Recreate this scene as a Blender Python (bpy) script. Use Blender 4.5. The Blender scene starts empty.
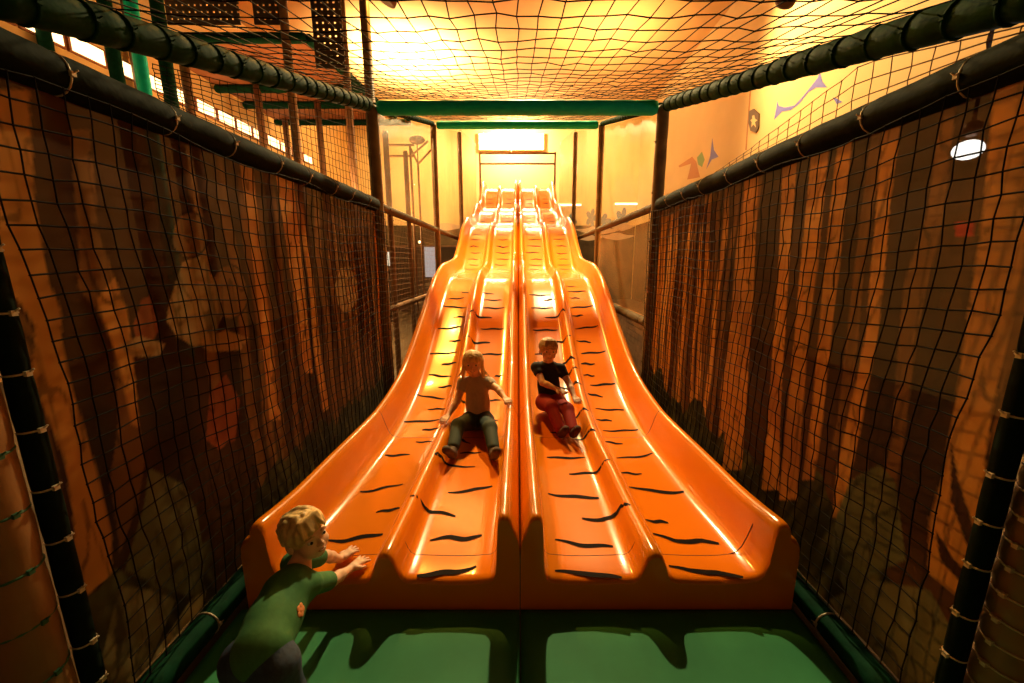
import bpy, math, random
import numpy as np
from mathutils import Vector, Matrix
S = bpy.context.scene
COL = S.collection
R = math.radians
rnd = random.Random(7)

# ------------------------------------------------------------------ camera, world, lights, exposure
F_PX, PITCH, EYE = 400.0, R(11.17), 1.52
cd = bpy.data.cameras.new('camera'); cam = bpy.data.objects.new('camera', cd); COL.objects.link(cam)
cd.sensor_width = 36.0; cd.lens = 36.0 * F_PX / 1024
cd.shift_x = (512 - 517.5) / 1024; cd.shift_y = 0
cd.clip_start = .05; cd.clip_end = 100
cam.location = (0, 0, EYE); cam.rotation_euler = (math.pi / 2 - PITCH, 0, 0)
S.camera = cam
S.view_settings.view_transform = 'Standard'; S.view_settings.look = 'None'
S.view_settings.gamma = 1; S.view_settings.use_curve_mapping = False
S.view_settings.exposure = 0.0
W = bpy.data.worlds.new('dim_hall_air'); S.world = W; W.use_nodes = True
W.node_tree.nodes['Background'].inputs[0].default_value = (1, .55, .2, 1)
W.node_tree.nodes['Background'].inputs[1].default_value = .001
S.cycles.use_denoising = True
S.cycles.max_bounces = 8; S.cycles.transparent_max_bounces = 24
S.cycles.sample_clamp_indirect = 6

def lamp(name, kind, loc, energy, color, size=.2, target=None, spot=None, blend=.5):
    l = bpy.data.lights.new(name, kind); l.energy = energy; l.color = color
    if kind == 'AREA': l.shape = 'DISK'; l.size = size
    else: l.shadow_soft_size = size
    if kind == 'SPOT': l.spot_size = R(spot); l.spot_blend = blend
    o = bpy.data.objects.new(name, l); COL.objects.link(o); o.location = loc
    if target is not None:
        o.rotation_euler = (Vector(target) - Vector(loc)).to_track_quat('-Z', 'Y').to_euler()
    return o
# a pale and an orange ceiling lamp above the slide, unseen washers, added fills
lamp('pale_ceiling_lamp', 'SPOT', (.30, 9.2, 6.9), 4200, (1, .74, .33), .10, (0, 3.2, 0), 85, .6)
lamp('orange_ceiling_lamp', 'SPOT', (-2.2, 8.0, 7.0), 2300, (1, .42, .06), .10, (0, 3.0, 0), 95, .6)
lamp('ceiling_washer', 'SPOT', (-3.3, 12.8, 5.5), 5600, (1, .76, .36), .2, (-3.2, 13.0, 7.4), 130, 1)
lamp('ceiling_washer_right', 'SPOT', (2.4, 11.5, 5.4), 800, (1, .62, .24), .2, (2.2, 12.0, 7.4), 140, 1)
lamp('back_wall_washer', 'SPOT', (-.25, 16.1, 6.75), 1300, (1, .80, .42), .12, (-.1, 17.5, 6.1), 160, 1)
lamp('back_wall_fill', 'SPOT', (3.2, 14.2, 6.9), 800, (1, .70, .30), .2, (3.6, 17.5, 4.6), 110, 1)  # this and the next: unseen fills added to brighten the back wall
lamp('back_wall_fill', 'SPOT', (-3.6, 14.2, 6.2), 800, (1, .72, .32), .2, (-3.8, 17.5, 4.6), 110, 1)
lamp('right_wall_washer', 'SPOT', (3.0, 8.5, 6.8), 1700, (1, .66, .28), .25, (5, 7.0, 5.0), 110, .9)
lamp('left_wall_fill', 'POINT', (-6.0, 4.0, 3.0), 50, (1, .60, .22), .2)  # unseen fill put in to light the left wall
lamp('deck_lamp', 'POINT', (-4.6, 8.6, 3.4), 130, (1, .42, .12), .2)
lamp('lounge_fill', 'POINT', (-3.2, 8.4, 2.7), 260, (1, .55, .2), .2)  # unseen fill added to lift the dark lounge
lamp('slide_head_fill', 'SPOT', (.1, 14.6, 6.9), 700, (1, .70, .26), .15, (0, 11.5, 2.7), 70, .6)  # unseen spot added to brighten the upper waves of the slide

# ------------------------------------------------------------------ helpers
def cam_dir(px, py):
    a = (px - 517.5) / F_PX; b = -(py - 341.5) / F_PX
    return Vector((a, math.cos(PITCH) + b * math.sin(PITCH), -math.sin(PITCH) + b * math.cos(PITCH)))
def at(px, py, X=None, Y=None, Z=None):
    """the place in the hall on a given plane that the photo shows at this pixel (used while surveying the photo)"""
    d = cam_dir(px, py)
    t = X / d.x if X is not None else Y / d.y if Y is not None else (Z - EYE) / d.z
    return Vector((d.x * t, d.y * t, EYE + d.z * t))

MATS = {}
def mat(name, col, rough=.6, noise=0.0, scale=8.0, spec=.4, coat=0, bump=0.0, bscale=60, metal=0, emis=None, estr=0, sss=0, stretch=(1, 1, 1)):
    if name in MATS: return MATS[name]
    m = bpy.data.materials.new(name); m.use_nodes = True
    nt = m.node_tree; b = nt.nodes['Principled BSDF']
    b.inputs['Base Color'].default_value = (*col, 1); b.inputs['Roughness'].default_value = rough
    b.inputs['Specular IOR Level'].default_value = spec; b.inputs['Metallic'].default_value = metal
    b.inputs['Coat Weight'].default_value = coat; b.inputs['Coat Roughness'].default_value = .08
    if sss:
        b.inputs['Subsurface Weight'].default_value = sss; b.inputs['Subsurface Radius'].default_value = (.012, .005, .003)
    if noise or bump:
        tc = nt.nodes.new('ShaderNodeTexCoord'); mp = nt.nodes.new('ShaderNodeMapping')
        mp.inputs['Scale'].default_value = stretch
        nt.links.new(tc.outputs['Object'], mp.inputs['Vector'])
    if noise:
        n = nt.nodes.new('ShaderNodeTexNoise'); n.inputs['Scale'].default_value = scale; n.inputs['Detail'].default_value = 5
        r = nt.nodes.new('ShaderNodeValToRGB')
        r.color_ramp.elements[0].position = .3; r.color_ramp.elements[1].position = .7
        r.color_ramp.elements[0].color = (*[c * (1 - noise) for c in col], 1)
        r.color_ramp.elements[1].color = (*[min(1, c * (1 + noise)) for c in col], 1)
        nt.links.new(mp.outputs[0], n.inputs['Vector']); nt.links.new(n.outputs['Fac'], r.inputs['Fac'])
        nt.links.new(r.outputs['Color'], b.inputs['Base Color'])
    if bump:
        n2 = nt.nodes.new('ShaderNodeTexNoise'); n2.inputs['Scale'].default_value = bscale
        bp = nt.nodes.new('ShaderNodeBump'); bp.inputs['Strength'].default_value = bump; bp.inputs['Distance'].default_value = .01
        nt.links.new(mp.outputs[0], n2.inputs['Vector']); nt.links.new(n2.outputs['Fac'], bp.inputs['Height'])
        nt.links.new(bp.outputs[0], b.inputs['Normal'])
    if emis:
        b.inputs['Emission Color'].default_value = (*emis, 1); b.inputs['Emission Strength'].default_value = estr
    MATS[name] = m
    return m

class MB:
    def __init__(s): s.v = []; s.f = []; s.m = []; s.sm = []
    def add(s, vs, fs, mi=0, smooth=True):
        o = len(s.v); s.v += [tuple(v) for v in vs]
        for f in fs: s.f.append(tuple(i + o for i in f)); s.m.append(mi); s.sm.append(smooth)
        return s
    def box(s, lo, hi, mi=0, bev=0.0):
        (x0, y0, z0), (x1, y1, z1) = lo, hi
        if not bev:
            vs = [(x0,y0,z0),(x1,y0,z0),(x1,y1,z0),(x0,y1,z0),(x0,y0,z1),(x1,y0,z1),(x1,y1,z1),(x0,y1,z1)]
            return s.add(vs, [(0,3,2,1),(4,5,6,7),(0,1,5,4),(1,2,6,5),(2,3,7,6),(3,0,4,7)], mi, False)
        b = bev; vs = []; idx = {}
        for sx, X, dx in ((0,x0,b),(1,x1,-b)):
            for sy, Y, dy in ((0,y0,b),(1,y1,-b)):
                for sz, Z, dz in ((0,z0,b),(1,z1,-b)):
                    for a in range(3):
                        idx[(sx,sy,sz,a)] = len(vs)
                        vs.append((X if a == 0 else X+dx, Y if a == 1 else Y+dy, Z if a == 2 else Z+dz))
        fs = []
        q = ((0,0),(0,1),(1,1),(1,0))
        for t in (0,1):
            fs.append(tuple(idx[(t,i,j,0)] for i,j in q)); fs.append(tuple(idx[(i,t,j,1)] for i,j in q)); fs.append(tuple(idx[(i,j,t,2)] for i,j in q))
        for i in (0,1):
            for j in (0,1):
                fs.append((idx[(i,j,0,0)],idx[(i,j,1,0)],idx[(i,j,1,1)],idx[(i,j,0,1)]))
                fs.append((idx[(i,0,j,0)],idx[(i,1,j,0)],idx[(i,1,j,2)],idx[(i,0,j,2)]))
                fs.append((idx[(0,i,j,1)],idx[(1,i,j,1)],idx[(1,i,j,2)],idx[(0,i,j,2)]))
                for k in (0,1): fs.append((idx[(i,j,k,0)],idx[(i,j,k,1)],idx[(i,j,k,2)]))
        return s.add(vs, fs, mi, False)
    def tube(s, pts, r, seg=10, mi=0, cap=True):
        pts = [Vector(p) for p in pts]; n = len(pts)
        rs = r if isinstance(r, (list, tuple, np.ndarray)) else [r] * n
        vs = []; fs = []; up = None
        for i, p in enumerate(pts):
            t = (pts[min(i+1, n-1)] - pts[max(i-1, 0)])
            t = t.normalized() if t.length > 1e-9 else Vector((0, 0, 1))
            if up is None: up = Vector((0, 0, 1)) if abs(t.z) < .9 else Vector((1, 0, 0))
            a = t.cross(up).normalized(); b = a.cross(t).normalized(); up = b
            for k in range(seg):
                an = 2 * math.pi * k / seg
                vs.append(p + (a * math.cos(an) + b * math.sin(an)) * rs[i])
        for i in range(n - 1):
            for k in range(seg):
                k2 = (k + 1) % seg
                fs.append((i*seg+k, i*seg+k2, (i+1)*seg+k2, (i+1)*seg+k))
        if cap:
            fs.append(tuple(reversed(range(seg)))); fs.append(tuple((n-1)*seg+k for k in range(seg)))
        return s.add(vs, fs, mi)
    def lathe(s, prof, c=(0, 0, 0), seg=20, mi=0, M=None):
        vs = []; fs = []; n = len(prof)
        for r, z in prof:
            for k in range(seg):
                an = 2*math.pi*k/seg; v = Vector((r*math.cos(an), r*math.sin(an), z))
                if M is not None: v = M @ v
                vs.append(v + Vector(c))
        for i in range(n-1):
            for k in range(seg):
                k2 = (k+1) % seg; fs.append((i*seg+k, i*seg+k2, (i+1)*seg+k2, (i+1)*seg+k))
        fs.append(tuple(reversed(range(seg)))); fs.append(tuple((n-1)*seg+k for k in range(seg)))
        return s.add(vs, fs, mi)
    def ell(s, c, rad, seg=14, mi=0, M=None):
        prof = [(math.sin(math.pi*i/10), -math.cos(math.pi*i/10)) for i in range(1, 10)]
        D = Matrix.Diagonal(Vector(rad)); D = (M @ D) if M is not None else D
        return s.lathe(prof, c, seg, mi, D)
    def prism(s, poly, off, mi=0):
        """a flat polygon (list of 3D points) given the thickness `off` (a vector)"""
        n = len(poly); o = Vector(off); p = [Vector(q) for q in poly]
        return s.add(p + [q + o for q in p], [tuple(range(n)), tuple(reversed(range(n, 2*n)))] +
                     [(i, (i+1) % n, n + (i+1) % n, n + i) for i in range(n)], mi, False)
    def build(s, name, mats, parent=None, origin=None):
        me = bpy.data.meshes.new(name)
        o = bpy.data.objects.new(name, me); COL.objects.link(o)
        off = Vector(origin) if origin is not None else Vector((0, 0, 0))
        if parent is not None and origin is None: off = Vector(parent['_o']) if '_o' in parent else off
        me.from_pydata([(v[0]-off.x, v[1]-off.y, v[2]-off.z) for v in s.v], [], s.f)
        for m in (mats if isinstance(mats, (list, tuple)) else [mats]): me.materials.append(m)
        me.polygons.foreach_set('material_index', s.m); me.polygons.foreach_set('use_smooth', s.sm)
        me.validate(); me.update()
        if parent is not None: o.parent = parent; o['_o'] = tuple(off)
        else: o.location = off
        return o

def tag(o, label, cat, group=None, kind=None):
    o['label'] = label; o['category'] = cat
    if group: o['group'] = group
    if kind: o['kind'] = kind
    return o
ROOTS = []
def thing(name, label, cat, loc=(0, 0, 0), group=None):
    o = bpy.data.objects.new(name, None); COL.objects.link(o); o.empty_display_size = .1
    o.location = loc; o['_o'] = tuple(loc); ROOTS.append(o)
    return tag(o, label, cat, group)
def struct(name, mb, m):
    o = mb.build(name, m); o['kind'] = 'structure'; return o

# ------------------------------------------------------------------ materials
M_or = mat('orange_plastic', (.72, .185, .002), .22, .05, 2.5, .22, .4, .03, 5)
M_stripe = mat('stripe_black', (.006, .003, .002), .7, spec=.05)
M_seam = mat('seam_dark', (.10, .02, .003), .6)
M_mat = mat('green_vinyl', (.036, .20, .085), .6, .12, 5, .12, 0, .10, 9)
M_foam_g = mat('dark_green_foam', (.004, .034, .016), .75, .3, 20, .05, 0, .25, 25)
M_foam_k = mat('blackish_green_foam', (.004, .009, .005), .8, .3, 20, .06, 0, .25, 25)
M_foam_v = mat('bright_green_foam', (.0, .62, .46), .5, .1, 15, .3, .0, .1, 20)
M_foam_b = mat('brown_foam', (.21, .098, .03), .45, .12, 9, .5, .1, .2, 14)
M_post = mat('brown_post', (.17, .09, .042), .5, .2, 12)
M_olive = mat('olive_foam', (.19, .13, .065), .6, .2, 12, .2)
M_olive_rail = mat('olive_rail_foam', (.085, .06, .028), .7, .2, 12, .08)
M_net = mat('black_cord', (.004, .003, .002), .8, spec=.1)
M_tie = mat('tie_clear', (.5, .42, .3), .3)
M_tie_g = mat('green_twine', (.02, .10, .05), .6)
M_cream = mat('cream_paint', (.78, .56, .26), .8, .05, 1.2)
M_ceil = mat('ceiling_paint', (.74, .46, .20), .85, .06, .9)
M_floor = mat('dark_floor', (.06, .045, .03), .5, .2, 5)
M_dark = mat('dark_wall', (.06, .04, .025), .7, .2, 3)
M_deck = mat('deck_board', (.33, .12, .045), .6, .2, 5)
M_panel = mat('dark_panel', (.035, .02, .012), .5, .2, 8)
M_blue = mat('wall_blue', (.16, .16, .55), .7)
M_leaf = mat('wall_leaf', (.20, .30, .08), .7)
M_bark = mat('wall_bark', (.50, .20, .05), .7)
M_dim = mat('wall_forest', (.065, .042, .016), .8, .6, 1.6)
M_cloud = mat('wall_cloud', (.55, .40, .28), .8)
M_sign = mat('sign_brown', (.10, .05, .02), .6)
M_steel = mat('lamp_housing', (.12, .06, .03), .4, metal=.4)

# ------------------------------------------------------------------ the hall
HX, HY, HZ = 5.0, 17.5, 7.4
struct('floor', MB().box((-HX-2, -2.5, -.15), (HX+2, HY, -.05)), M_floor)
struct('ceiling', MB().box((-HX-2, 9.0, HZ), (HX, HY, HZ+.1)).box((-HX-2, -2.5, HZ), (HX, 9.0, HZ+.1), 1), [M_ceil, M_dark])  # unseen near part darkened to cut light bounced onto the slide front
# right wall, its painted shapes and the joint line are part of it
wr = MB().box((HX, -2.5, -.05), (HX+.1, HY, HZ))
def on_right(pts, mi, d=.004):
    wr.prism([at(660+x/5.12, 60+y/5.12, X=HX-.001) for x, y in pts], (-d, 0, 0), mi)
on_right([(600,208),(608,235),(640,243),(690,232),(738,180),(808,92),(820,60),(832,110),(856,140),(800,140),(760,165),(712,225),(670,256),(625,264),(585,305),(598,240)], 1)
on_right([(268,400),(276,460),(300,495),(265,510),(238,558),(258,490)], 1)
on_right([(885,190),(910,200),(935,215),(905,225)], 1)
on_right([(215,470),(228,510),(215,548),(196,535),(190,500)], 2)
on_right([(95,542),(165,495),(185,520),(205,600),(140,612),(160,530),(100,550)], 3)
on_right([(461,150),(466,150),(444,462),(437,462)], 3)
wr.box((HX-.02, 10.5, -.05), (HX, HY-.02, 3.05), 4)
struct('wall_right', wr, [M_cream, M_blue, M_leaf, M_bark, M_dim])
struct('wall_left', MB().box((-HX-2, -2.5, -.05), (-HX-1.9, HY, HZ)), M_cream)
wb = MB().box((-HX-2, HY, -.05), (HX, HY+.1, HZ))
wb.box((-HX-1.9, HY-.02, -.05), (HX-.05, HY, 3.05), 1)
for cx, cz, w, h in [(3.4, 2.85, .9, .14), (4.2, 2.6, .7, .12), (3.0, 2.55, .6, .1), (-3.0, 3.0, .8, .12), (4.4, 3.0, .5, .13)]:
    wb.prism([(cx + w*math.cos(t)*(1+.15*math.sin(5*t)), HY-.021, cz + h*math.sin(t)*(1+.3*math.cos(4*t))) for t in [2*math.pi*k/24 for k in range(24)]], (0, -.004, 0), 2)
for cx, cz, w, h in [(3.1, 3.35, .25, .4), (3.6, 3.25, .35, .3), (4.4, 3.3, .3, .5), (2.2, 3.2, .3, .35)]:
    wb.prism([(cx + w*math.cos(t)*(.45+.55*abs(math.cos(2.5*t))), HY-.021, cz + h*math.sin(t)*(.45+.55*abs(math.cos(2.5*t)))) for t in [2*math.pi*k/40 for k in range(40)]], (0, -.003, 0), 3)
def on_back(pts): wb.prism([at(px, py, Y=HY-.021) for px, py in pts], (0, -.004, 0), 4)
on_back([(240,142),(262,146),(276,150),(284,143),(280,158),(262,153),(246,154)]); on_back([(318,147),(334,150),(338,140),(342,152),(340,162),(334,155),(320,153)])
struct('wall_back', wb, [M_cream, M_dim, M_cloud, mat('wall_teal', (.12, .17, .22), .7), M_blue])
struct('wall_front', MB().box((-HX-2, -2.6, -.05), (HX, -2.5, HZ)), M_dark)

# ------------------------------------------------------------------ the slide
BED = [(1.54,.135),(2.2,.122),(3.0,.105),(3.35,.135),(3.85,.235),(4.45,.485),(5.0,.765),(5.45,1.0),(5.85,1.17),(6.3,1.275),(7.0,1.325),(7.5,1.385),
       (7.9,1.53),(8.3,1.74),(8.8,2.05),(9.2,2.22),(9.6,2.32),(10.3,2.40),(10.8,2.50),(11.2,2.68),(11.7,2.88),(12.1,2.97),(12.5,3.02),(12.9,3.15),(13.5,3.55),(14.1,3.90),(14.6,4.04),(15.2,4.07)]
_by = np.array([b[0] for b in BED]); _bz = np.array([b[1] for b in BED])
_h = np.diff(_by); _dl = np.diff(_bz)/_h; _m = np.zeros(len(_by)); _m[0] = _dl[0]; _m[-1] = _dl[-1]
for i in range(1, len(_by)-1): _m[i] = 2*_dl[i-1]*_dl[i]/(_dl[i-1]+_dl[i]) if _dl[i-1]*_dl[i] > 0 else 0
def bed(y):
    y = min(max(y, _by[0]), _by[-1]); i = min(int(np.searchsorted(_by, y, 'right'))-1, len(_h)-1)
    t = (y-_by[i])/_h[i]
    return float(_bz[i]*(2*t**3-3*t*t+1) + _h[i]*_m[i]*(t**3-2*t*t+t) + _bz[i+1]*(-2*t**3+3*t*t) + _h[i]*_m[i+1]*(t**3-t*t))
SX = .012                                              # the seam between the halves
PROF = [(.002,.12),(.008,.18),(.018,.205),(.030,.228),(.042,.262),(.054,.278),(.075,.282),(.090,.275),(.098,.255),(.102,.18),(.105,.09),(.109,.045),(.119,.018),(.140,.004),
        (.22,-.003),(.30,-.005),(.38,-.003),(.46,0),(.505,.002),(.525,.012),(.540,.035),(.552,.068),(.566,.098),(.583,.114),(.60,.117),(.617,.114),(.634,.098),(.647,.068),(.658,.035),(.672,.012),(.692,.002),(.74,0),
        (.80,-.003),(.88,-.004),(.96,-.002),(1.01,.004),(1.045,.018),(1.068,.048),(1.088,.100),(1.106,.160),(1.122,.205),(1.138,.228),(1.155,.238),(1.172,.236),(1.184,.224),(1.190,.195),(1.196,.180),(1.212,.174),(1.222,.160),(1.226,.12)]
MOUTH = {36:(1.058,.012),37:(1.084,.034),38:(1.100,.085),39:(1.107,.150),40:(1.112,.205),41:(1.122,.236),42:(1.140,.246),43:(1.160,.246),44:(1.172,.235),45:(1.178,.200),46:(1.186,.184)}
_px = np.array([p[0] for p in PROF]); _pz = np.array([p[1] for p in PROF])
def surf(x, y):
    """height of the slide's upper face at x (world), y"""
    return bed(y) + float(np.interp(abs(x - SX), _px, _pz))
def hit(px, py, surf=surf):
    d = cam_dir(px, py); lo, step = 1.2, .01
    t = lo
    while t < 17:
        p = d * t
        if p.y > 1.54 and EYE + p.z < surf(p.x, p.y): break
        t += step
    a, b = t-step, t
    for _ in range(12):
        m = (a+b)/2; p = d*m
        if EYE + p.z < surf(p.x, p.y): b = m
        else: a = m
    return (d.x*b, d.y*b)
# tiger stripes surveyed from the photo: each a polyline over lane and hump
ST = [
 [(328,541),(345,540),(362,537),(383,534)],[(360,492),(375,490),(390,486),(403,484)],[(376,512),(390,510),(405,509)],[(385,456),(410,454)],
 [(410,497),(417,497),(426,508),(440,513),(456,516)],[(430,540),(450,537),(465,538),(482,536)],[(417,576),(435,573),(455,572),(476,566)],[(448,493),(470,490),(492,486)],
 [(434,454),(441,455),(451,466),(475,467)],[(460,453),(481,452)],
 [(547,457),(585,458)],[(548,494),(570,496),(599,498)],[(555,540),(580,544),(613,547)],[(555,572),(585,572),(605,576),(622,578)],[(569,474),(594,473),(602,464),(610,460)],
 [(582,519),(600,520),(613,517),(621,506),(631,505)],
 [(616,458),(635,457),(653,454)],[(618,473),(642,474)],[(629,487),(655,491),(684,493)],[(641,521),(668,522)],[(653,534),(675,541),(700,540),(719,545)],[(666,566),(690,571),(715,571),(743,579)],
 [(575,329),(598,326)],[(574,341),(591,342)],[(581,353.5),(606,351.6)],[(578,363.7),(595,364)],[(581.5,375),(594.6,376)],[(590,385.4),(615,383.6)],[(585,394),(603,396.6)],
 [(595.5,409),(624,410)],[(593.6,420),(612,420.4)],[(603,431),(638,430)],[(602,442),(623,444)],[(533,330),(558,330)],
 [(545,343),(560,342),(566,337),(571,336)],[(555,366),(564,364),(568.5,359),(575,359)],[(562,376),(569.5,374),(572,369),(578,369)],[(560,387),(573,385.4),(582,385.4)],[(565,419),(577,417),(581,411),(589,411)],
 [(573,440),(584,438),(590,430.6),(596,431)],[(540,392),(571,392)],[(535,354),(556,354)],[(538,372),(558,372)],[(545,412),(568,411)],[(550,432),(575,432)],
 [(438,329),(461,327)],[(449,341),(464,341)],[(430,354),(457,352.5)],[(441.5,364.6),(458,363)],[(428.5,374.5),(451,377)],[(438,387.5),(454,386)],[(417,395),(445,399)],[(427.6,409),(448.6,409)],
 [(404,422),(440.6,420)],[(422,430),(441.5,429)],[(415.5,442),(434,442)],[(480.6,329),(504,328.6)],[(465,337),(469,337),(475,342.7),(490,342.7)],[(480,354),(503,354)],[(494.5,376),(503,375.8)],
 [(470,376),(488,377)],[(488,400),(501,400)],[(460,398),(468,402),(480,403)],[(470,420),(498,420)],[(455,436),(462,440),(470,444)],
 [(565.5,286.5),(576,286.5)],[(566.5,291.8),(586,291)],[(569,298),(580,298)],[(570,308),(593,306)],[(570,316.6),(583,315)],[(529,295),(550,295)],[(544,300.5),(555,299)],[(531,308),(554,308)],
 [(545,318),(557,317),(560.6,312),(565.5,311)],[(447,299),(464,298)],[(443,306),(466,308)],[(453,317),(468,317)],[(484,300),(502,300)],[(482.5,308),(505,308)],[(470,312),(475,312.5),(479,317),(492,318)],
 [(461,292),(470,293)],[(482,293),(494,294)]]
stripes = []
for ln in ST:
    w = [hit(*p, surf=lambda x, y: bed(y)) for p in ln]
    rel = [abs(p[0]-SX) for p in w]; mean = sum(rel)/len(rel); sg_ = 1 if w[0][0] > SX else -1
    if mean > .70 and min(rel) > .59: w = [(SX + sg_*max(abs(x-SX), .692), y) for x, y in w]     # outer-lane stripes end at the foot of the hump
    elif max(rel) < .53: w = [(SX + sg_*min(abs(x-SX), .505), y) for x, y in w]
    else: w = [hit(*p) for p in ln]                       # stripes that climb over the hump
    stripes.append(w)
for y0, n in ((7.55, 7), (10.55, 5), (12.75, 4)):      # short stripes on the upper waves
    for k in range(n):
        y = y0 + k*.23
        for c, wd in ((-.88,.13),(-.30,.15),(.32,.15),(.90,.13)):
            q = c + rnd.uniform(-.04, .04); a = wd*rnd.uniform(.7, 1)
            stripes.append([(SX+q-a, y+rnd.uniform(-.02,.02)), (SX+q, y+rnd.uniform(-.03,.03)), (SX+q+a, y+rnd.uniform(-.02,.02))])
def half(side, label):
    root = thing('wave_slide', label, 'slide', (SX + side*.61, 1.54, -.05), 'two halves of the wave slide')
    cuts = [1.54, 1.70, 3.08, 6.9, 9.9, 12.1, 15.2]
    for a, b in zip(cuts[:-1], cuts[1:]):
        mb = MB()
        front = a == 1.54
        ys = ([1.54, 1.548, 1.562, 1.58, 1.70] if front else list(np.linspace(a, b, max(2, int((b-a)/.07)+1))))
        vs = []; fs = []; n = len(PROF); np_ = n + 3
        for j, y in enumerate(ys):
            dz = (-.022, -.009, -.003, 0, 0)[j] if front else 0
            bz = bed(y); base = -.05 if y < 3.3 else bz - .16
            for pi, (x, z) in enumerate(PROF):
                if pi in MOUTH and y < 2.3:                 # the outer wall stands steeper at the mouth
                    q = min(1, (2.3-y)/.6); q = q*q*(3-2*q); x += (MOUTH[pi][0]-x)*q; z += (MOUTH[pi][1]-z)*q
                e = 1.0
                if y < 1.95: e = 1 + .13*((1.95-y)/.41)**1.5      # the walls rise a little at the mouth
                vs.append((SX + side*x, y, bz + z*e + dz))
            vs += [(SX + side*1.226, y, base), (SX + side*.6, y, max(base, bz-.10) if y >= 3.3 else base), (SX + side*.002, y, base)]
        for j in range(len(ys)-1):
            for k in range(np_):
                k2 = (k+1) % np_
                q = (j*np_+k, j*np_+k2, (j+1)*np_+k2, (j+1)*np_+k)
                fs.append(q if side < 0 else tuple(reversed(q)))
        c0 = tuple(range(np_)); c1 = tuple((len(ys)-1)*np_+k for k in range(np_))
        mb.add(vs, fs, 0)
        idn = tuple(range(np_))
        mb.add([vs[k] for k in c0], [tuple(reversed(idn)) if side < 0 else idn], 0, False)
        mb.add([vs[k] for k in c1], [idn if side < 0 else tuple(reversed(idn))], 0, False)
        # stripes of this section, inlaid a millimetre proud
        for w in stripes:
            my = sum(p[1] for p in w)/len(w); mx = sum(p[0] for p in w)/len(w)
            if not (a <= my < b) or (mx - SX)*side < 0: continue
            P = [Vector((p[0], p[1], 0)) for p in w]
            L = [0]
            for i in range(len(P)-1): L.append(L[-1] + (P[i+1]-P[i]).length)
            N = max(10, int(L[-1]/.02)); sv = []; sf = []
            ph = rnd.uniform(0, 6); ww = .028*rnd.uniform(.85, 1.15)
            fat = rnd.choice((.3, .7))
            for i in range(N+1):
                t = i/N; s_ = t*L[-1]
                j = max(k for k in range(len(P)-1) if L[k] <= s_+1e-9); u = (s_-L[j])/max(1e-6, L[j+1]-L[j])
                p = P[j].lerp(P[j+1], min(u, 1)); d = (P[min(j+1, len(P)-1)]-P[j]).normalized()
                nrm = Vector((-d.y, d.x, 0))
                hw = ww*.5*(.30+.70*math.sin(math.pi*min(1, max(0, .04+.92*t)))**.6)*(1+.25*math.cos(3*(t-fat)))
                off = .006*math.sin(ph+9*t)
                for sg in (-1, -.33, .33, 1):
                    q = p + nrm*(off + sg*hw); sv.append((q.x, q.y, surf(q.x, q.y) + .0022))
            for i in range(N):
                for k in range(3):
                    q = (i*4+k, i*4+k+1, (i+1)*4+k+1, (i+1)*4+k); sf.append(tuple(reversed(q)))
            mb.add(sv, sf, 1)
        sec = mb.build('slide_section', [M_or, M_stripe], root)
        if b < 15:                                          # the dark joint between two sections
            jb = MB(); pts = [(SX + side*x, b, bed(b) + z - .0015) for x, z in PROF[1:44]]
            jb.tube(pts, .0028, 5); jb.build('joint_line', M_seam, sec)
half(-1, 'left half of the orange two-lane wave slide, girl in tan top on it')
half(1, 'right half of the orange two-lane wave slide, child in dark vest on it')

# ------------------------------------------------------------------ floor mats
for (x0, x1, lab) in ((-1.24, SX-.003, 'green vinyl floor mat below the left slide half, beside the toddler'), (SX+.003, 1.24, 'green vinyl floor mat below the right slide half')):
    mb = MB(); nx, ny = 40, 40; vs = []; fs = []
    rr = random.Random(x0)
    bumps = [(rr.uniform(x0, x1), rr.uniform(.7, 1.5), rr.uniform(.05, .2), rr.uniform(-.006, .006)) for _ in range(12)]
    y0, y1 = .25, 1.532
    for j in range(ny+1):
        for i in range(nx+1):
            u, v = i/nx, j/ny; x = x0+(x1-x0)*u; y = y0+(y1-y0)*v
            e = min(u, 1-u, v, 1-v); z = -.012*max(0, 1-e/.03)**2
            for bx, by, br, bh in bumps: z += bh*math.exp(-((x-bx)**2+(y-by)**2)/br**2)*min(1, e/.1)
            vs.append((x, y, z))
    for j in range(ny):
        for i in range(nx): k = j*(nx+1)+i; fs.append((k, k+1, k+nx+2, k+nx+1))
    o = len(vs); rim = [i for i in range(nx+1)] + [j*(nx+1)+nx for j in range(1, ny+1)] + [ny*(nx+1)+i for i in range(nx-1, -1, -1)] + [j*(nx+1) for j in range(ny-1, 0, -1)]
    vs += [(vs[k][0], vs[k][1], -.05) for k in rim]
    for q in range(len(rim)): q2 = (q+1) % len(rim); fs.append((rim[q2], rim[q], o+q, o+q2))
    fs.append(tuple(o+q for q in reversed(range(len(rim)))))
    mb.add(vs, fs)
    tag(mb.build('floor_mat', M_mat, None, ((x0+x1)/2, .9, -.05)), lab, 'mat', 'green floor mats')

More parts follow.
